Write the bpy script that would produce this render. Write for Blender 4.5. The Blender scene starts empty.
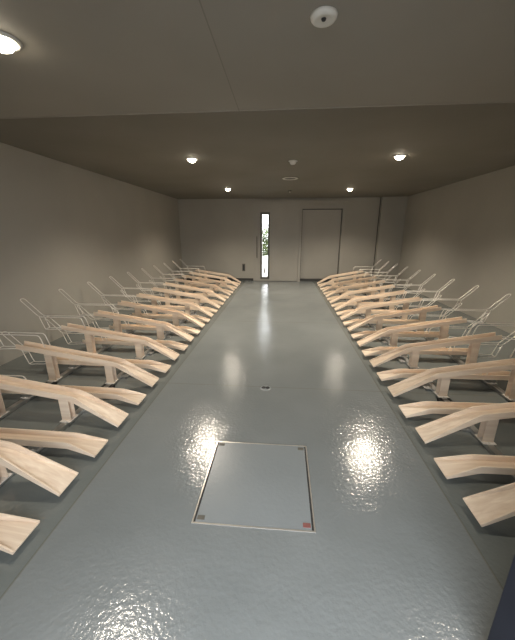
import bpy, bmesh, math, random
from mathutils import Vector, Matrix
random.seed(7)
C = bpy.context.scene.collection
PI = math.pi

# ---------------------------------------------------------------- materials
def new_mat(name):
    m = bpy.data.materials.new(name); m.use_nodes = True
    nt = m.node_tree; return m, nt, nt.nodes['Principled BSDF']
def N(nt, t, **kw):
    n = nt.nodes.new(t)
    for k, v in kw.items(): setattr(n, k, v)
    return n
def setv(n, **kw):
    for k, v in kw.items(): n.inputs[k.replace('_', ' ')].default_value = v
def mottled(name, a, b, rough=0.6, scale=3.0, stretch=(1, 1, 1), bump=0.0, bscale=40.0, metallic=0.0, detail=4.0):
    m, nt, p = new_mat(name)
    tc = N(nt, 'ShaderNodeTexCoord'); mp = N(nt, 'ShaderNodeMapping'); mp.inputs['Scale'].default_value = stretch
    nt.links.new(tc.outputs['Object'], mp.inputs['Vector'])
    no = N(nt, 'ShaderNodeTexNoise'); setv(no, Scale=scale, Detail=detail)
    nt.links.new(mp.outputs[0], no.inputs['Vector'])
    cr = N(nt, 'ShaderNodeValToRGB')
    cr.color_ramp.elements[0].position = 0.3; cr.color_ramp.elements[0].color = (*a, 1)
    cr.color_ramp.elements[1].position = 0.7; cr.color_ramp.elements[1].color = (*b, 1)
    nt.links.new(no.outputs['Fac'], cr.inputs['Fac']); nt.links.new(cr.outputs[0], p.inputs['Base Color'])
    p.inputs['Roughness'].default_value = rough; p.inputs['Metallic'].default_value = metallic
    if bump:
        n2 = N(nt, 'ShaderNodeTexNoise'); setv(n2, Scale=bscale, Detail=3.0)
        nt.links.new(tc.outputs['Object'], n2.inputs['Vector'])
        bp = N(nt, 'ShaderNodeBump'); bp.inputs['Strength'].default_value = bump; bp.inputs['Distance'].default_value = 0.01
        nt.links.new(n2.outputs['Fac'], bp.inputs['Height']); nt.links.new(bp.outputs[0], p.inputs['Normal'])
    return m

def seam(nt, coord, centre, half):
    s = N(nt, 'ShaderNodeMath', operation='SUBTRACT'); s.inputs[1].default_value = centre; nt.links.new(coord, s.inputs[0])
    a = N(nt, 'ShaderNodeMath', operation='ABSOLUTE'); nt.links.new(s.outputs[0], a.inputs[0])
    l = N(nt, 'ShaderNodeMath', operation='LESS_THAN'); l.inputs[1].default_value = half; nt.links.new(a.outputs[0], l.inputs[0])
    return l.outputs[0]
def floor_material():
    m, nt, p = new_mat('grey_gloss_floor_paint')
    tc = N(nt, 'ShaderNodeTexCoord'); sx = N(nt, 'ShaderNodeSeparateXYZ'); nt.links.new(tc.outputs['Object'], sx.inputs[0])
    no = N(nt, 'ShaderNodeTexNoise'); setv(no, Scale=1.3, Detail=5.0); nt.links.new(tc.outputs['Object'], no.inputs['Vector'])
    cr = N(nt, 'ShaderNodeValToRGB')
    cr.color_ramp.elements[0].position = 0.3; cr.color_ramp.elements[0].color = (*FLOOR_A, 1)
    cr.color_ramp.elements[1].position = 0.7; cr.color_ramp.elements[1].color = (*FLOOR_B, 1)
    nt.links.new(no.outputs['Fac'], cr.inputs['Fac'])
    tot = None
    for (ax, c, h) in (('Y', 2.55, 0.004), ('Y', 4.72, 0.006), ('X', -1.09, 0.005), ('X', 0.93, 0.005), ('Y', 7.0, 0.006)):
        o = seam(nt, sx.outputs[ax], c, h)
        if tot is None: tot = o
        else:
            mx = N(nt, 'ShaderNodeMath', operation='MAXIMUM'); nt.links.new(tot, mx.inputs[0]); nt.links.new(o, mx.inputs[1]); tot = mx.outputs[0]
    mix = N(nt, 'ShaderNodeMixRGB'); nt.links.new(cr.outputs[0], mix.inputs['Color1'])
    mix.inputs['Color2'].default_value = (0.17, 0.17, 0.145, 1)
    ml = N(nt, 'ShaderNodeMath', operation='MULTIPLY'); ml.inputs[1].default_value = 0.7; nt.links.new(tot, ml.inputs[0])
    nt.links.new(ml.outputs[0], mix.inputs['Fac'])
    # rack shade put into the floor colour: bays either side of the aisle are darkened
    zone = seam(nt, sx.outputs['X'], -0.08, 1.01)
    bay_shade = N(nt, 'ShaderNodeMixRGB', blend_type='MULTIPLY'); bay_shade.inputs['Fac'].default_value = 1.0
    nt.links.new(mix.outputs[0], bay_shade.inputs['Color1']); bay_shade.inputs['Color2'].default_value = (0.80, 0.81, 0.78, 1)
    pick = N(nt, 'ShaderNodeMixRGB'); nt.links.new(zone, pick.inputs['Fac']); nt.links.new(bay_shade.outputs[0], pick.inputs['Color1']); nt.links.new(mix.outputs[0], pick.inputs['Color2'])
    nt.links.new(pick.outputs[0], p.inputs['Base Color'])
    p.inputs['Roughness'].default_value = FLOOR_R
    p.inputs['Specular IOR Level'].default_value = 0.6
    n2 = N(nt, 'ShaderNodeTexNoise'); setv(n2, Scale=50.0, Detail=2.5); nt.links.new(tc.outputs['Object'], n2.inputs['Vector'])
    n3 = N(nt, 'ShaderNodeTexNoise'); setv(n3, Scale=5.0, Detail=2.0); nt.links.new(tc.outputs['Object'], n3.inputs['Vector'])
    b1 = N(nt, 'ShaderNodeBump'); setv(b1, Strength=0.44, Distance=0.004); nt.links.new(n2.outputs['Fac'], b1.inputs['Height'])
    b2 = N(nt, 'ShaderNodeBump'); setv(b2, Strength=0.35, Distance=0.01); nt.links.new(n3.outputs['Fac'], b2.inputs['Height'])
    nt.links.new(b1.outputs[0], b2.inputs['Normal']); nt.links.new(b2.outputs[0], p.inputs['Normal'])
    return m
def ceiling_material():
    m = mottled('painted_ceiling', CEIL_A, CEIL_B, 0.75, 1.2, bump=0.15, bscale=9.0)
    nt = m.node_tree; p = nt.nodes['Principled BSDF']
    src = p.inputs['Base Color'].links[0].from_socket
    tc = N(nt, 'ShaderNodeTexCoord'); sx = N(nt, 'ShaderNodeSeparateXYZ'); nt.links.new(tc.outputs['Object'], sx.inputs[0])
    f = seam(nt, sx.outputs['X'], -0.335, 0.003)
    mix = N(nt, 'ShaderNodeMixRGB'); nt.links.new(src, mix.inputs['Color1']); mix.inputs['Color2'].default_value = (0.16, 0.145, 0.12, 1)
    ml = N(nt, 'ShaderNodeMath', operation='MULTIPLY'); ml.inputs[1].default_value = 0.5; nt.links.new(f, ml.inputs[0])
    nt.links.new(ml.outputs[0], mix.inputs['Fac']); nt.links.new(mix.outputs[0], p.inputs['Base Color'])
    return m
def wood_material():
    m, nt, p = new_mat('pale_timber')
    tc = N(nt, 'ShaderNodeTexCoord'); mp = N(nt, 'ShaderNodeMapping'); mp.inputs['Scale'].default_value = (0.4, 26, 14)
    oi = N(nt, 'ShaderNodeObjectInfo')
    ad = N(nt, 'ShaderNodeVectorMath', operation='ADD'); nt.links.new(tc.outputs['Object'], ad.inputs[0])
    cx = N(nt, 'ShaderNodeCombineXYZ'); mu = N(nt, 'ShaderNodeMath', operation='MULTIPLY'); mu.inputs[1].default_value = 30
    nt.links.new(oi.outputs['Random'], mu.inputs[0]); nt.links.new(mu.outputs[0], cx.inputs['X']); nt.links.new(cx.outputs[0], ad.inputs[1])
    nt.links.new(ad.outputs[0], mp.inputs['Vector'])
    no = N(nt, 'ShaderNodeTexNoise'); setv(no, Scale=1.6, Detail=5.0, Distortion=0.4); nt.links.new(mp.outputs[0], no.inputs['Vector'])
    cr = N(nt, 'ShaderNodeValToRGB')
    cr.color_ramp.elements[0].position = 0.3; cr.color_ramp.elements[0].color = (*WOOD_A, 1)
    cr.color_ramp.elements[1].position = 0.68; cr.color_ramp.elements[1].color = (*WOOD_B, 1)
    nt.links.new(no.outputs['Fac'], cr.inputs['Fac'])
    hs = N(nt, 'ShaderNodeHueSaturation'); mr = N(nt, 'ShaderNodeMapRange'); mr.inputs['To Min'].default_value = 0.9; mr.inputs['To Max'].default_value = 1.08
    nt.links.new(oi.outputs['Random'], mr.inputs['Value']); nt.links.new(mr.outputs[0], hs.inputs['Value']); nt.links.new(cr.outputs[0], hs.inputs['Color'])
    nt.links.new(hs.outputs[0], p.inputs['Base Color']); p.inputs['Roughness'].default_value = 0.42
    return m

FLOOR_A, FLOOR_B, FLOOR_R = (0.19, 0.208, 0.208), (0.235, 0.253, 0.252), 0.16
CEIL_A, CEIL_B = (0.29, 0.268, 0.228), (0.32, 0.298, 0.258)
WOOD_A, WOOD_B = (0.69, 0.535, 0.40), (0.87, 0.735, 0.58)
M = {}
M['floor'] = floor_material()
M['ceiling'] = ceiling_material()
M['ceiling_far'] = mottled('darker_ceiling_far', (0.185, 0.17, 0.14), (0.21, 0.195, 0.165), 0.75, 1.2, bump=0.15, bscale=9.0)  # far ceiling is a darker tone than the near part
M['wood'] = wood_material()
M['wall'] = mottled('painted_wall', (0.37, 0.35, 0.305), (0.41, 0.39, 0.34), 0.8, 1.1, bump=0.12, bscale=14.0)
M['door'] = mottled('painted_door', (0.37, 0.35, 0.305), (0.40, 0.38, 0.335), 0.55, 2.0)
M['base'] = mottled('dark_skirting', (0.035, 0.034, 0.03), (0.05, 0.048, 0.042), 0.5, 4.0)
M['steel'] = mottled('galvanised_steel', (0.40, 0.40, 0.39), (0.55, 0.55, 0.53), 0.38, 12.0, metallic=0.85)
M['wire'] = mottled('bright_wire', (0.74, 0.70, 0.64), (0.84, 0.80, 0.74), 0.35, 20.0, metallic=0.15)
M['rubber'] = mottled('black_rubber', (0.008, 0.008, 0.008), (0.015, 0.015, 0.015), 0.7, 20.0)
M['white'] = mottled('white_plastic', (0.66, 0.64, 0.58), (0.72, 0.70, 0.64), 0.45, 8.0)
M['dark'] = mottled('dark_hole', (0.02, 0.02, 0.02), (0.03, 0.03, 0.03), 0.6, 9.0)
M['plate'] = mottled('grey_brown_plate', (0.10, 0.095, 0.075), (0.13, 0.12, 0.10), 0.5, 9.0)
M['navy'] = mottled('dark_navy_paint', (0.006, 0.008, 0.016), (0.01, 0.012, 0.022), 0.6, 6.0)
M['cover'] = mottled('grey_hatch_paint', (0.225, 0.247, 0.252), (0.25, 0.272, 0.278), 0.3, 2.5, bump=0.1, bscale=50.0)
M['brass'] = mottled('pale_metal_edging', (0.60, 0.56, 0.50), (0.72, 0.69, 0.63), 0.3, 15.0, metallic=0.7)
M['red'] = mottled('reddish_cap', (0.20, 0.075, 0.065), (0.26, 0.10, 0.09), 0.5, 30.0)
M['ground'] = mottled('pale_paving', (0.5, 0.5, 0.48), (0.6, 0.6, 0.58), 0.9, 2.0)
M['asphalt'] = mottled('grey_asphalt', (0.11, 0.105, 0.10), (0.16, 0.155, 0.145), 0.9, 6.0)
M['leaf'] = mottled('green_leaf', (0.07, 0.11, 0.03), (0.20, 0.25, 0.10), 0.5, 6.0)
M['bark'] = mottled('brown_bark', (0.06, 0.045, 0.03), (0.10, 0.075, 0.05), 0.9, 9.0)
gl, nt, p = new_mat('clear_glass'); setv(p, Roughness=0.02, IOR=1.45); p.inputs['Transmission Weight'].default_value = 1.0
nz = N(nt, 'ShaderNodeTexNoise'); setv(nz, Scale=2.0); rr = N(nt, 'ShaderNodeMapRange'); rr.inputs['To Min'].default_value = 0.01; rr.inputs['To Max'].default_value = 0.03
nt.links.new(nz.outputs['Fac'], rr.inputs['Value']); nt.links.new(rr.outputs[0], p.inputs['Roughness'])
M['glass'] = gl
lm, nt, p = new_mat('lit_lamp_lens'); setv(p, Roughness=0.4); p.inputs['Base Color'].default_value = (0.9, 0.85, 0.75, 1)
p.inputs['Emission Color'].default_value = (1.0, 0.88, 0.68, 1); p.inputs['Emission Strength'].default_value = 25.0
M['lens'] = lm

# ---------------------------------------------------------------- mesh helpers
def bx(bm, x0, x1, y0, y1, z0, z1):
    vs = [bm.verts.new((x, y, z)) for x in (x0, x1) for y in (y0, y1) for z in (z0, z1)]
    for f in ((0, 1, 3, 2), (4, 6, 7, 5), (0, 4, 5, 1), (2, 3, 7, 6), (0, 2, 6, 4), (1, 5, 7, 3)):
        bm.faces.new([vs[i] for i in f])
def lathe(bm, prof, cx=0, cy=0, n=32, closed=True):
    rings = []
    for r, z in prof:
        if r < 1e-6: rings.append([bm.verts.new((cx, cy, z))])
        else: rings.append([bm.verts.new((cx + r * math.cos(2 * PI * i / n), cy + r * math.sin(2 * PI * i / n), z)) for i in range(n)])
    for a, b in zip(rings, rings[1:]):
        for i in range(n):
            j = (i + 1) % n
            if len(a) == 1 and len(b) == 1: continue
            if len(a) == 1: bm.faces.new((a[0], b[j], b[i]))
            elif len(b) == 1: bm.faces.new((a[i], a[j], b[0]))
            else: bm.faces.new((a[i], a[j], b[j], b[i]))
def fillet(pts, r, n=4):
    out = [Vector(pts[0])]
    for a, b, c in zip(pts, pts[1:], pts[2:]):
        a, b, c = Vector(a), Vector(b), Vector(c)
        d1, d2 = (a - b), (c - b); k = min(r, d1.length * .49, d2.length * .49)
        p0, p2 = b + d1.normalized() * k, b + d2.normalized() * k
        for i in range(n + 1):
            t = i / n; out.append((1 - t) ** 2 * p0 + 2 * t * (1 - t) * b + t * t * p2)
    out.append(Vector(pts[-1])); return out
def tube(bm, pts, r, n=8):
    pts = [Vector(p) for p in pts]; rings = []; prev = None
    for i, p in enumerate(pts):
        t = (pts[min(i + 1, len(pts) - 1)] - pts[max(i - 1, 0)]).normalized()
        if prev is None:
            u = t.orthogonal().normalized()
        else:
            u = (prev - t * prev.dot(t)).normalized()
        prev = u; v = t.cross(u)
        rings.append([bm.verts.new(p + r * (math.cos(2 * PI * k / n) * u + math.sin(2 * PI * k / n) * v)) for k in range(n)])
    for a, b in zip(rings, rings[1:]):
        for k in range(n): bm.faces.new((a[k], a[(k + 1) % n], b[(k + 1) % n], b[k]))
    bm.faces.new(rings[0][::-1]); bm.faces.new(rings[-1])
def obj(name, bm, mat, parent=None, bevel=0.0, smooth=False, loc=None):
    bmesh.ops.recalc_face_normals(bm, faces=bm.faces)
    if bevel:
        bmesh.ops.bevel(bm, geom=[e for e in bm.edges if len(e.link_faces) == 2 and e.calc_face_angle(0) > 0.5], offset=bevel, segments=2, affect='EDGES', profile=0.7)
    me = bpy.data.meshes.new(name); bm.to_mesh(me); bm.free()
    if smooth:
        for f in me.polygons: f.use_smooth = True
    me.materials.append(M[mat]); o = bpy.data.objects.new(name, me); C.objects.link(o)
    if parent: o.parent = parent
    if loc: o.location = loc
    return o
def boxo(name, mat, b, parent=None, bevel=0.0):
    bm = bmesh.new(); bx(bm, *b); return obj(name, bm, mat, parent, bevel)
def thing(name, label, cat, loc=(0, 0, 0), rz=0, group=None):
    o = bpy.data.objects.new(name, None); C.objects.link(o); o.empty_display_size = 0.1
    o.location = loc; o.rotation_euler = (0, 0, rz); o['label'] = label; o['category'] = cat
    if group: o['group'] = group
    return o
def struct(o, label=None):
    o['kind'] = 'structure'
    if label: o['label'] = label
    return o
def dup(root, loc, rz, label, group):
    r = root.copy(); C.objects.link(r); r.location = loc; r.rotation_euler = (0, 0, rz); r['label'] = label; r['group'] = group
    for ch in list(root.children):
        c = ch.copy(); C.objects.link(c); c.parent = r
        for g in list(ch.children):
            d = g.copy(); C.objects.link(d); d.parent = c
    return r

# ---------------------------------------------------------------- the room
XL, XR, YB, YF = -3.06, 3.32, 9.1, -0.32
H, HN, YS = 2.34, 2.245, 2.465          # ceiling, lowered near ceiling, where it steps up
T = 0.15
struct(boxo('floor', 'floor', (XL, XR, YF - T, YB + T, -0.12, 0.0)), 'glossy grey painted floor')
bm = bmesh.new(); bx(bm, XL - T, XR + T, YS, YB + T, H, H + T); bx(bm, XL - T, XR + T, YF - T, YS, HN, H + T)
ce = struct(obj('ceiling', bm, 'ceiling'), 'grey ceiling, lowered near the camera')
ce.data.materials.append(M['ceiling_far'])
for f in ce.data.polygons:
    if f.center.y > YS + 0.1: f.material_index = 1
struct(boxo('trim_4', 'ceiling', (XL, XR, YS, YS + 0.012, HN - 0.004, H), bevel=0.002), 'slim edging where the ceiling steps up')
struct(boxo('wall_left', 'wall', (XL - T, XL, YF - T, YB + T, -0.12, H)), 'plain beige-grey left wall')
struct(boxo('wall_right', 'wall', (XR, XR + T, YF - T, YB + T, -0.12, H)), 'plain beige-grey right wall')
SX0, SX1, SZ0, SZ1 = -0.605, -0.435, 0.12, 1.915      # slit window
RX0, RX1, RZ = 0.535, 1.66, 2.06                       # recessed door
bm = bmesh.new()
bx(bm, XL, SX0, YB, YB + T, 0, H); bx(bm, SX1, RX0, YB, YB + T, 0, H); bx(bm, RX1, XR, YB, YB + T, 0, H)
bx(bm, SX0, SX1, YB, YB + T, SZ1, H); bx(bm, SX0, SX1, YB, YB + T, 0, SZ0); bx(bm, RX0, RX1, YB, YB + T, RZ, H)
struct(obj('wall_back', bm, 'wall'), 'far wall with two doors')
struct(boxo('wall_column', 'wall', (2.66, XR, YB - 0.16, YB, 0, H), bevel=0.006), 'shallow column in the far right corner')
# front (entrance) wall with the open doorway behind the camera
DX0, DX1, DZ = -0.66, 0.73, 2.1
bm = bmesh.new()
bx(bm, XL, DX0, YF - T, YF, 0, HN); bx(bm, DX1, XR, YF - T, YF, 0, HN); bx(bm, DX0, DX1, YF - T, YF, DZ, HN)
struct(obj('wall_front', bm, 'wall'), 'entrance wall behind the camera')
struct(boxo('baseboard_back', 'base', (XL, -0.87, YB - 0.015, YB, 0, 0.075)), 'dark skirting left of the slit-window door')
struct(boxo('trim_1', 'wall', (-0.88, 1.80, YB - 0.06, YB, 2.235, 2.29), bevel=0.004), 'door track running over both far doors')
bm = bmesh.new(); fy0, fy1 = YB - 0.03, YB
bx(bm, RX0 - 0.075, RX0, fy0, fy1, 0, RZ + 0.075); bx(bm, RX1, RX1 + 0.075, fy0, fy1, 0, RZ + 0.075); bx(bm, RX0, RX1, fy0, fy1, RZ, RZ + 0.075)
struct(obj('trim_2', bm, 'door', bevel=0.003), 'flat frame around the recessed right door')
struct(boxo('trim_3', 'base', (RX0, RX1, YB + 0.0, YB + 0.10, 0, 0.07)), 'dark sill under the recessed door')
d2 = struct(boxo('door_2', 'door', (RX0, RX1, YB + 0.10, YB + 0.14, 0.0, RZ), bevel=0.002), 'plain recessed door right of the slit-window door')
bm = bmesh.new()
for b in ((RX0, RX0 + 0.016, 0.07, RZ), (RX1 - 0.016, RX1, 0.07, RZ), (RX0 + 0.016, RX1 - 0.016, RZ - 0.022, RZ)): bx(bm, b[0], b[1], YB + 0.085, YB + 0.10, b[2], b[3])
bmesh.ops.remove_doubles(bm, verts=bm.verts, dist=1e-5)
obj('door_edge_shade', bm, 'base', d2)  # dark strips added to imitate shade around the recessed door
struct(boxo('column_shade_strip', 'base', (2.648, 2.66, YB - 0.03, YB, 0, H)), 'dark strip standing in for shade beside the corner column')  # thin dark strip imitates the shade line at the column edge
# door with the slit window: leaf standing just proud of the wall
bm = bmesh.new(); ly0, ly1 = YB - 0.035, YB - 0.001; LX0, LX1, LZ = -0.86, 0.45, 2.23
bx(bm, LX0, SX0, ly0, ly1, 0.012, LZ); bx(bm, SX1, LX1, ly0, ly1, 0.012, LZ); bx(bm, SX0, SX1, ly0, ly1, SZ1, LZ); bx(bm, SX0, SX1, ly0, ly1, 0.012, SZ0)
bmesh.ops.remove_doubles(bm, verts=bm.verts, dist=1e-5)
d1 = struct(obj('door_1', bm, 'door'), 'door with a tall narrow window')
bm = bmesh.new(); w = 0.05
for b in ((SX0 - w, SX0, SZ0 - w, SZ1 + w), (SX1, SX1 + w, SZ0 - w, SZ1 + w)): bx(bm, b[0], b[1], ly0 - 0.02, ly0 + 0.01, b[2], b[3])
for b in ((SX0, SX1, SZ0 - w, SZ0), (SX0, SX1, SZ1, SZ1 + w)): bx(bm, b[0], b[1], ly0 - 0.02, ly0 + 0.01, b[2], b[3])
obj('window_frame', bm, 'plate', d1, bevel=0.003)
boxo('window_glass', 'glass', (SX0, SX1, ly0 + 0.004, ly0 + 0.010, SZ0, SZ1), d1)
bm = bmesh.new(); hx = -0.755
tube(bm, fillet([(hx, ly0, 0.70), (hx, ly0 - 0.045, 0.70), (hx, ly0 - 0.045, 1.30), (hx, ly0, 1.30)], 0.02), 0.011)
obj('door_handle', bm, 'plate', d1, smooth=True)
# open dark door leaf at the entrance, hard by the camera's right hand
d3 = struct(boxo('door_3', 'navy', (0.685, 0.725, YF + 0.01, 0.70, 0.012, DZ - 0.01), bevel=0.003), 'open dark navy door leaf at the entrance')
bm = bmesh.new(); tube(bm, fillet([(0.685, 0.60, 1.0), (0.63, 0.60, 1.0), (0.63, 0.48, 1.0)], 0.02), 0.01)
obj('door_handle', bm, 'steel', d3, smooth=True)

# ---------------------------------------------------------------- outdoors: through the doorway and the slit
struct(boxo('ground', 'ground', (-14, 14, YB + T, 24, -0.2, -0.05)), 'pale paving outside the far door')
struct(boxo('ground_entrance', 'asphalt', (-14, 14, -14, YF - T, -0.2, -0.05)), 'pale paving outside the entrance')
sh = thing('shrub', 'leafy green shrub seen outside through the narrow door window', 'shrub', (-0.62, 10.6, -0.05))
bm = bmesh.new(); tips = []
for i in range(9):
    a = random.uniform(0, 2 * PI); l = random.uniform(0.05, 0.26)
    p1 = Vector((math.cos(a) * l * .4, math.sin(a) * l * .4, random.uniform(.4, .7))); p2 = Vector((math.cos(a) * l, math.sin(a) * l, random.uniform(1.3, 1.9)))
    tube(bm, [(0, 0, 0), p1, p2], 0.006, 6); tips.append((p1, p2))
obj('stem', bm, 'bark', sh)
bm = bmesh.new()
for i in range(2400):
    p1, p2 = random.choice(tips); t = random.random(); c = p1.lerp(p2, t) + Vector((random.gauss(0, .12), random.gauss(0, .12), random.gauss(0, .16)))
    if c.z < 0.7 or c.z > 1.74: continue
    R = Matrix.Rotation(random.uniform(0, 6.28), 3, 'Z') @ Matrix.Rotation(random.uniform(-1.0, 1.0), 3, 'X')
    s = random.uniform(.03, .055)
    q = [c + R @ Vector(v) * s for v in ((-1, 0, 0), (0, -.5, .12), (1, 0, 0), (0, .5, .12))]
    bm.faces.new([bm.verts.new(v) for v in q])
fo = obj('foliage', bm, 'leaf', sh); fo['kind'] = 'stuff'

# ---------------------------------------------------------------- downlights
def add_lamp(parent, power):
    L = bpy.data.lights.new('downlight_bulb', 'SPOT'); L.energy = power; L.color = (1.0, 0.885, 0.73)
    L.spot_size = math.radians(138); L.spot_blend = 1.0; L.shadow_soft_size = 0.045
    o = bpy.data.objects.new('bulb', L); C.objects.link(o); o.parent = parent; o.location = (0, 0, -0.10)
    return o
def downlight(x, y, z, power, label):
    t = thing('downlight', label, 'ceiling light', (x, y, z), 0, 'recessed ceiling downlights')
    bm = bmesh.new(); lathe(bm, [(0.056, 0.0), (0.058, -0.010), (0.074, -0.010), (0.080, -0.004), (0.080, 0.0)])
    obj('trim_ring', bm, 'white', t, smooth=True)
    bm = bmesh.new(); lathe(bm, [(0.0, -0.046), (0.02, -0.044), (0.04, -0.033), (0.053, -0.014), (0.056, 0.0), (0, 0)])
    obj('lens', bm, 'lens', t, smooth=True)
    add_lamp(t, power)
PW = 180
downlight(-1.30, 1.565, HN, 44, 'bright recessed downlight in the lowered ceiling at upper left, nearest to the camera')
downlight(1.44, 1.54, HN, 26, 'recessed downlight in the lowered ceiling above the near right racks')
downlight(-1.22, 4.31, H, PW, 'lit downlight over the left racks, larger of the left pair in the far ceiling')
downlight(1.455, 4.37, H, PW, 'lit downlight over the right racks, larger of the right pair in the far ceiling')
downlight(-1.236, 7.1, H, PW, 'small distant lit downlight above the far wall, left of the slit-window door')
downlight(1.455, 7.33, H, PW, 'small distant lit downlight above the far wall, right of the recessed door')

# detectors on the ceiling
t = thing('smoke_detector', 'round white detector with a dark centre on the lowered near ceiling', 'smoke detector', (0.145, 1.525, HN))
bm = bmesh.new(); lathe(bm, [(0, -0.010), (0.012, -0.011), (0.034, -0.018), (0.046, -0.017), (0.053, -0.009), (0.055, 0.0), (0, 0)]); obj('body', bm, 'white', t, smooth=True)
bm = bmesh.new(); lathe(bm, [(0, -0.018), (0.008, -0.017), (0.010, -0.012), (0.010, -0.010), (0, -0.010)]); obj('sensor', bm, 'dark', t, smooth=True)
t = thing('heat_detector', 'small pale domed detector on the far ceiling between the larger downlights', 'smoke detector', (0.113, 4.54, H))
bm = bmesh.new(); lathe(bm, [(0, -0.045), (0.03, -0.042), (0.042, -0.03), (0.045, -0.012), (0.06, -0.006), (0.06, 0), (0, 0)]); obj('body', bm, 'white', t, smooth=True)
t = thing('ceiling_cover', 'flat pale round cover plate on the far ceiling behind the domed detector', 'cover plate', (0.105, 5.86, H))
bm = bmesh.new(); lathe(bm, [(0, -0.010), (0.14, -0.009), (0.15, 0.0), (0, 0)]); obj('disc', bm, 'plate', t, smooth=True)
bm = bmesh.new(); lathe(bm, [(0.10, -0.010), (0.11, -0.016), (0.135, -0.014), (0.142, -0.008)]); obj('rim', bm, 'white', t, smooth=True)
t = thing('sprinkler_head', 'tiny sprinkler head on the ceiling close to the far wall', 'sprinkler', (0.135, 7.5, H))
bm = bmesh.new(); lathe(bm, [(0, -0.012), (0.035, -0.010), (0.04, 0), (0, 0)]); obj('escutcheon', bm, 'plate', t, smooth=True)
bm = bmesh.new(); lathe(bm, [(0, -0.045), (0.018, -0.044), (0.018, -0.040), (0.006, -0.038), (0.006, -0.008), (0, -0.008)], n=12); obj('nozzle', bm, 'brass', t)

# plate on the far wall
t = thing('wall_plate', 'small dark upright plate low on the far wall left of the slit-window door', 'wall plate', (-1.16, YB, 0.40))
boxo('cover', 'plate', (-0.045, 0.045, -0.014, 0, -0.11, 0.11), t, bevel=0.004)
boxo('socket', 'dark', (-0.022, 0.022, -0.017, -0.010, -0.075, 0.075), t, bevel=0.002)

# ---------------------------------------------------------------- hatch and fitting in the floor
t = thing('floor_hatch', 'square grey access hatch with pale metal edging set in the floor', 'hatch', (-0.117, 1.441, 0))
h = 0.302
bm = bmesh.new(); e = 0.007
for s in (-1, 1):
    bx(bm, *sorted((s * h, s * (h + e))), -h - e, h + e, -0.02, 0.003)
    bx(bm, -h, h, *sorted((s * h, s * (h + e))), -0.02, 0.003)
obj('frame', bm, 'brass', t)
for s in (-1, 1):
    x0, x1 = sorted((s * h, s * (h - 0.010))); boxo('gap', 'dark', (x0, x1, -h, h, -0.02, 0.0012), t)
boxo('cover', 'cover', (-h + 0.010, h - 0.010, -h, h - 0.0, -0.02, 0.0025), t, bevel=0.001)
for i, (sx, sy) in enumerate(((-1, -1), (-1, 1), (1, 1), (1, -1))):
    x, y = sx * (h - 0.034), sy * (h - 0.026)
    boxo('corner_screw', 'red' if i == 3 else 'plate', (x - 0.019, x + 0.019, y - 0.012, y + 0.012, 0.0015, 0.0045), t, bevel=0.001)
t = thing('floor_socket', 'small dark twin-hole fitting set in the middle of the floor beyond the hatch', 'floor fitting', (-0.130, 2.53, 0))
bm = bmesh.new(); lathe(bm, [(0, 0.003), (0.045, 0.003), (0.052, 0.0), (0, 0)]); obj('ring', bm, 'cover', t)
for s in (-1, 1):
    bm = bmesh.new(); lathe(bm, [(0, 0.010), (0.014, 0.009), (0.019, 0.003), (0, 0.003)], cx=s * 0.019); obj('hole_cap', bm, 'dark', t, smooth=True)

# ---------------------------------------------------------------- bike racks (local +x runs from the tip to the wall)
CW0, CS, CT = 0.052, 0.038, 0.008       # half width, side height, sheet thickness
def channel_bm(prof, ub):
    """U channel swept along (u, rim height) points"""
    bm = bmesh.new(); rings = []
    for i, (u, z) in enumerate(prof):
        a = prof[max(i - 1, 0)]; b = prof[min(i + 1, len(prof) - 1)]
        d = Vector((b[0] - a[0], b[1] - a[1])).normalized(); nrm = Vector((-d.y, d.x))
        # the sides taper away towards the open tip; z is the rim line of the untapered profile
        top = -(CS - 0.006) * max(0.0, 1 - u / ub)
        CW = CW0 + 0.026 * max(0.0, 1 - u / ub)
        sec = [(-CW, top), (-CW, -CS - CT), (CW, -CS - CT), (CW, top), (CW - CT, top), (CW - CT, -CS), (-CW + CT, -CS), (-CW + CT, top)]
        rings.append([bm.verts.new((u + nrm.x * k, y, z + nrm.y * k)) for y, k in sec])
    n = len(sec)
    for a, b in zip(rings, rings[1:]):
        for k in range(n): bm.faces.new((a[k], a[(k + 1) % n], b[(k + 1) % n], b[k]))
    bm.faces.new(rings[0]); bm.faces.new(rings[-1])
    return bm
def post_bm(u, z0, z1, w=0.036, d=0.028, th=0.006):
    bm = bmesh.new()
    bx(bm, u - w, u + w, -d, -d + th, z0, z1); bx(bm, u - w, u + w, d - th, d, z0, z1); bx(bm, u + w - th, u + w, -d + th, d - th, z0, z1)
    return bm
def hoop_bm(dz, du):
    bm = bmesh.new(); y = 0.032; r = 0.0043
    a = [(1.0 + du, .372), (1.035 + du, .492), (1.53 + du, .492), (1.725 + du, .69)]
    pts = [(u, -y, z + dz) for u, z in a] + [(u, y, z + dz) for u, z in reversed(a)]
    tube(bm, fillet(pts, 0.032), r)
    for s in (-1, 1):
        tube(bm, fillet([(1.53 + du, s * y, .492 + dz), (1.48 + du, s * y, .345 + dz), (1.25 + du, s * y, .358 + dz)], 0.02), r * .9)
    tube(bm, [(1.482 + du, -y, .350 + dz), (1.482 + du, y, .350 + dz)], r * .9)
    return bm
RZT = 0.034                              # top of the floor rails
FU, RU = 0.45, 1.03
def rim(u, tall, slope=0.155):
    return (0.256 + (u - 0.35) * slope) if tall else (0.112 + (u - 0.2) * 0.012)
def smooth_prof(tall, end_u, slope):
    tip, bend, end = ((0.0, 0.076), (0.35, 0.256), (end_u, rim(end_u, True, slope))) if tall else ((0.0, 0.080), (0.20, 0.112), (end_u, rim(end_u, False)))
    out = [(p.x, p.z) for p in fillet([(tip[0], 0, tip[1]), (bend[0], 0, bend[1]), (end[0], 0, end[1])], 0.035, 4)]
    return out
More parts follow.
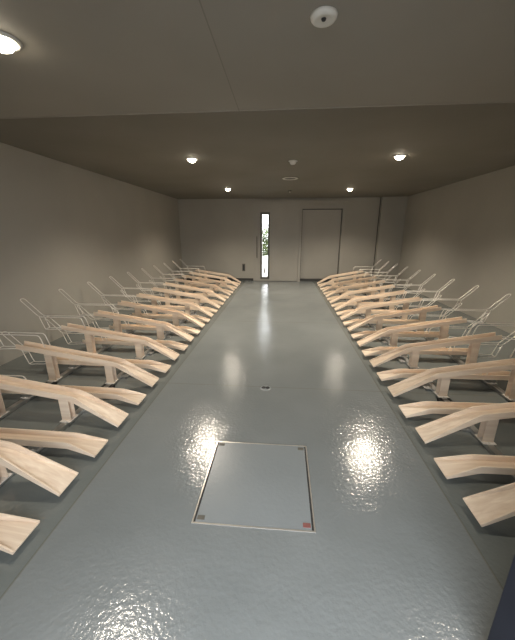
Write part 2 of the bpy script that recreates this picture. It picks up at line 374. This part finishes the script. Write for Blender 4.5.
def make_rack(tall, sy):
    du = 0.035 * sy; slope = 0.155 if sy > 0 else 0.185
    nm = 'raised_bike_rack' if tall else 'low_bike_rack'
    t = thing(nm, '', 'bike rack')
    obj('channel', channel_bm(smooth_prof(tall, 1.27 + du, slope), 0.36 if tall else 0.20), 'wood', t)
    for u in (FU, RU):
        top = rim(u, tall, slope) - CS - CT + 0.0005
        if tall:
            po = obj('post', post_bm(u, RZT + 0.004, top), 'wood', t)
        else:
            bm = bmesh.new(); bx(bm, u - 0.03, u + 0.03, -0.045, 0.045, RZT + 0.004, top); po = obj('post', bm, 'steel', t)
        bm = bmesh.new(); bx(bm, u - 0.042, u + 0.042, -0.052, 0.052, RZT, RZT + 0.004)
        for s in (-1, 1): lathe(bm, [(0, RZT + .010), (0.007, RZT + .010), (0.007, RZT + .004), (0, RZT + .004)], cx=u, cy=s * 0.042, n=6)
        obj('foot_plate', bm, 'wire', po)
    obj('wheel_hoop', hoop_bm((0.0 if sy > 0 else 0.022) if tall else -0.29, du), 'wire', t, smooth=True)
    if not tall:
        bm = bmesh.new(); yy = sy * 0.13
        bx(bm, FU - 0.075, FU - 0.02, yy - 0.035, yy + 0.035, 0.0, 0.018); bx(bm, FU - 0.026, FU - 0.020, yy - 0.035, yy + 0.035, 0.018, 0.05)
        obj('rail_clip', bm, 'steel', t, bevel=0.002)
    return t
ORD = ['first', 'second', 'third', 'fourth', 'fifth', 'sixth', 'seventh', 'eighth', 'ninth', 'tenth', 'eleventh', 'twelfth', 'thirteenth']
NR = 13
for side, tipx, rz, sy in (('left', -1.15, PI, 1), ('right', 0.968, 0.0, -1)):
    for tall in (True, False):
        proto = None; n = 0; word = 'raised' if tall else 'low'
        grp = '%s bike racks along the %s wall' % (word, side)
        ks = [k for k in range(NR) if not (side == 'right' and not tall and k == 0)]
        for k in ks:
            y = (1.275 if tall else 0.97) + 0.6 * k
            if k == ks[0]: pos = 'nearest to the camera'
            elif k == ks[-1]: pos = 'last before the far wall'
            else: pos = '%s from the camera' % ORD[n]
            lab = ('raised pale wooden bike channel on posts, %s on the %s' if tall else
                   'low flat pale wooden bike channel, %s on the %s') % (pos, side)
            if proto is None:
                proto = make_rack(tall, sy); proto.location = (tipx, y, 0); proto.rotation_euler = (0, 0, rz); proto['label'] = lab; proto['group'] = grp
            else:
                dup(proto, (tipx, y, 0), rz, lab, grp)
            n += 1
    # floor rails carrying the posts
    sgn = -1 if side == 'left' else 1
    for nm, u in (('front', FU), ('rear', RU)):
        segs = [(0.10, 2.39, 'nearest to the camera'), (2.40, 4.79, 'second from the camera'), (4.80, 7.19, 'third from the camera'), (7.20, 8.62, 'closest to the far wall')]
        for (y0, y1, wh) in segs:
            t = thing('floor_rail', 'grey steel floor rail under the %s posts, %s racks, %s' % (nm, side, wh), 'floor rail', (tipx + sgn * u, y0, 0), 0, 'steel rails under the racks')
            bm = bmesh.new(); L = y1 - y0
            bx(bm, -0.022, 0.022, 0, L, RZT - 0.004, RZT); bx(bm, -0.022, -0.018, 0, L, 0.004, RZT - 0.004); bx(bm, 0.018, 0.022, 0, L, 0.004, RZT - 0.004)
            obj('bar', bm, 'steel', t)
            bm = bmesh.new(); bx(bm, -0.052, 0.052, -0.035, 0.03, 0.0, RZT - 0.004); obj('rubber_foot', bm, 'rubber', t, bevel=0.003)
            bm = bmesh.new(); bx(bm, -0.030, 0.030, L - 0.10, L - 0.06, 0.0, RZT - 0.004); obj('rubber_foot', bm, 'rubber', t, bevel=0.003)

# ---------------------------------------------------------------- daylight and camera
w = bpy.data.worlds.new('overcast_sky'); bpy.context.scene.world = w; w.use_nodes = True
bg = w.node_tree.nodes['Background']; bg.inputs['Color'].default_value = (0.93, 0.96, 1.0, 1); bg.inputs['Strength'].default_value = 8.0
for nm, loc, rx, sx, sy in (('doorway_portal', (0.05, YF - T, DZ / 2), PI / 2, DX1 - DX0, DZ),):
    L = bpy.data.lights.new(nm, 'AREA'); L.shape = 'RECTANGLE'; L.size = sx; L.size_y = sy; L.cycles.is_portal = True
    o = bpy.data.objects.new(nm, L); C.objects.link(o); o.location = loc; o.rotation_euler = (rx, 0, 0)

F, CX, CY, VX, VY = 300.0, 257.5, 320.0, 283.0, 233.0
D = Vector((VX - CX, VY - CY, F)).normalized(); p = math.atan((CY - VY) / F)
U = Vector((0, -math.cos(p), -math.sin(p))); Rr = D.cross(U); Rr = Rr if Rr.x > 0 else -Rr
# rows of R map camera-image axes (right, down, forward) into the room's x, y, z
def room(v): return Vector((v.dot(Rr), v.dot(D), v.dot(U)))
right, up, fwd = room(Vector((1, 0, 0))), room(Vector((0, -1, 0))), room(Vector((0, 0, 1)))
cam = bpy.data.cameras.new('camera'); co = bpy.data.objects.new('camera', cam); C.objects.link(co)
m = Matrix((right, up, -fwd)).transposed().to_4x4(); m.translation = Vector((0, 0, 1.4)); co.matrix_world = m
cam.sensor_fit = 'VERTICAL'; cam.sensor_height = 24.0; cam.lens = F / 640.0 * 24.0; cam.clip_start = 0.02
sc = bpy.context.scene; sc.camera = co
sc.view_settings.view_transform = 'Standard'; sc.view_settings.look = 'None'; sc.view_settings.gamma = 1.0; sc.view_settings.exposure = 0.30
sc.view_settings.use_curve_mapping = False
sc.cycles.use_denoising = True
sc.cycles.max_bounces = 10; sc.cycles.diffuse_bounces = 6; sc.cycles.glossy_bounces = 4
sc.cycles.sample_clamp_indirect = 6.0
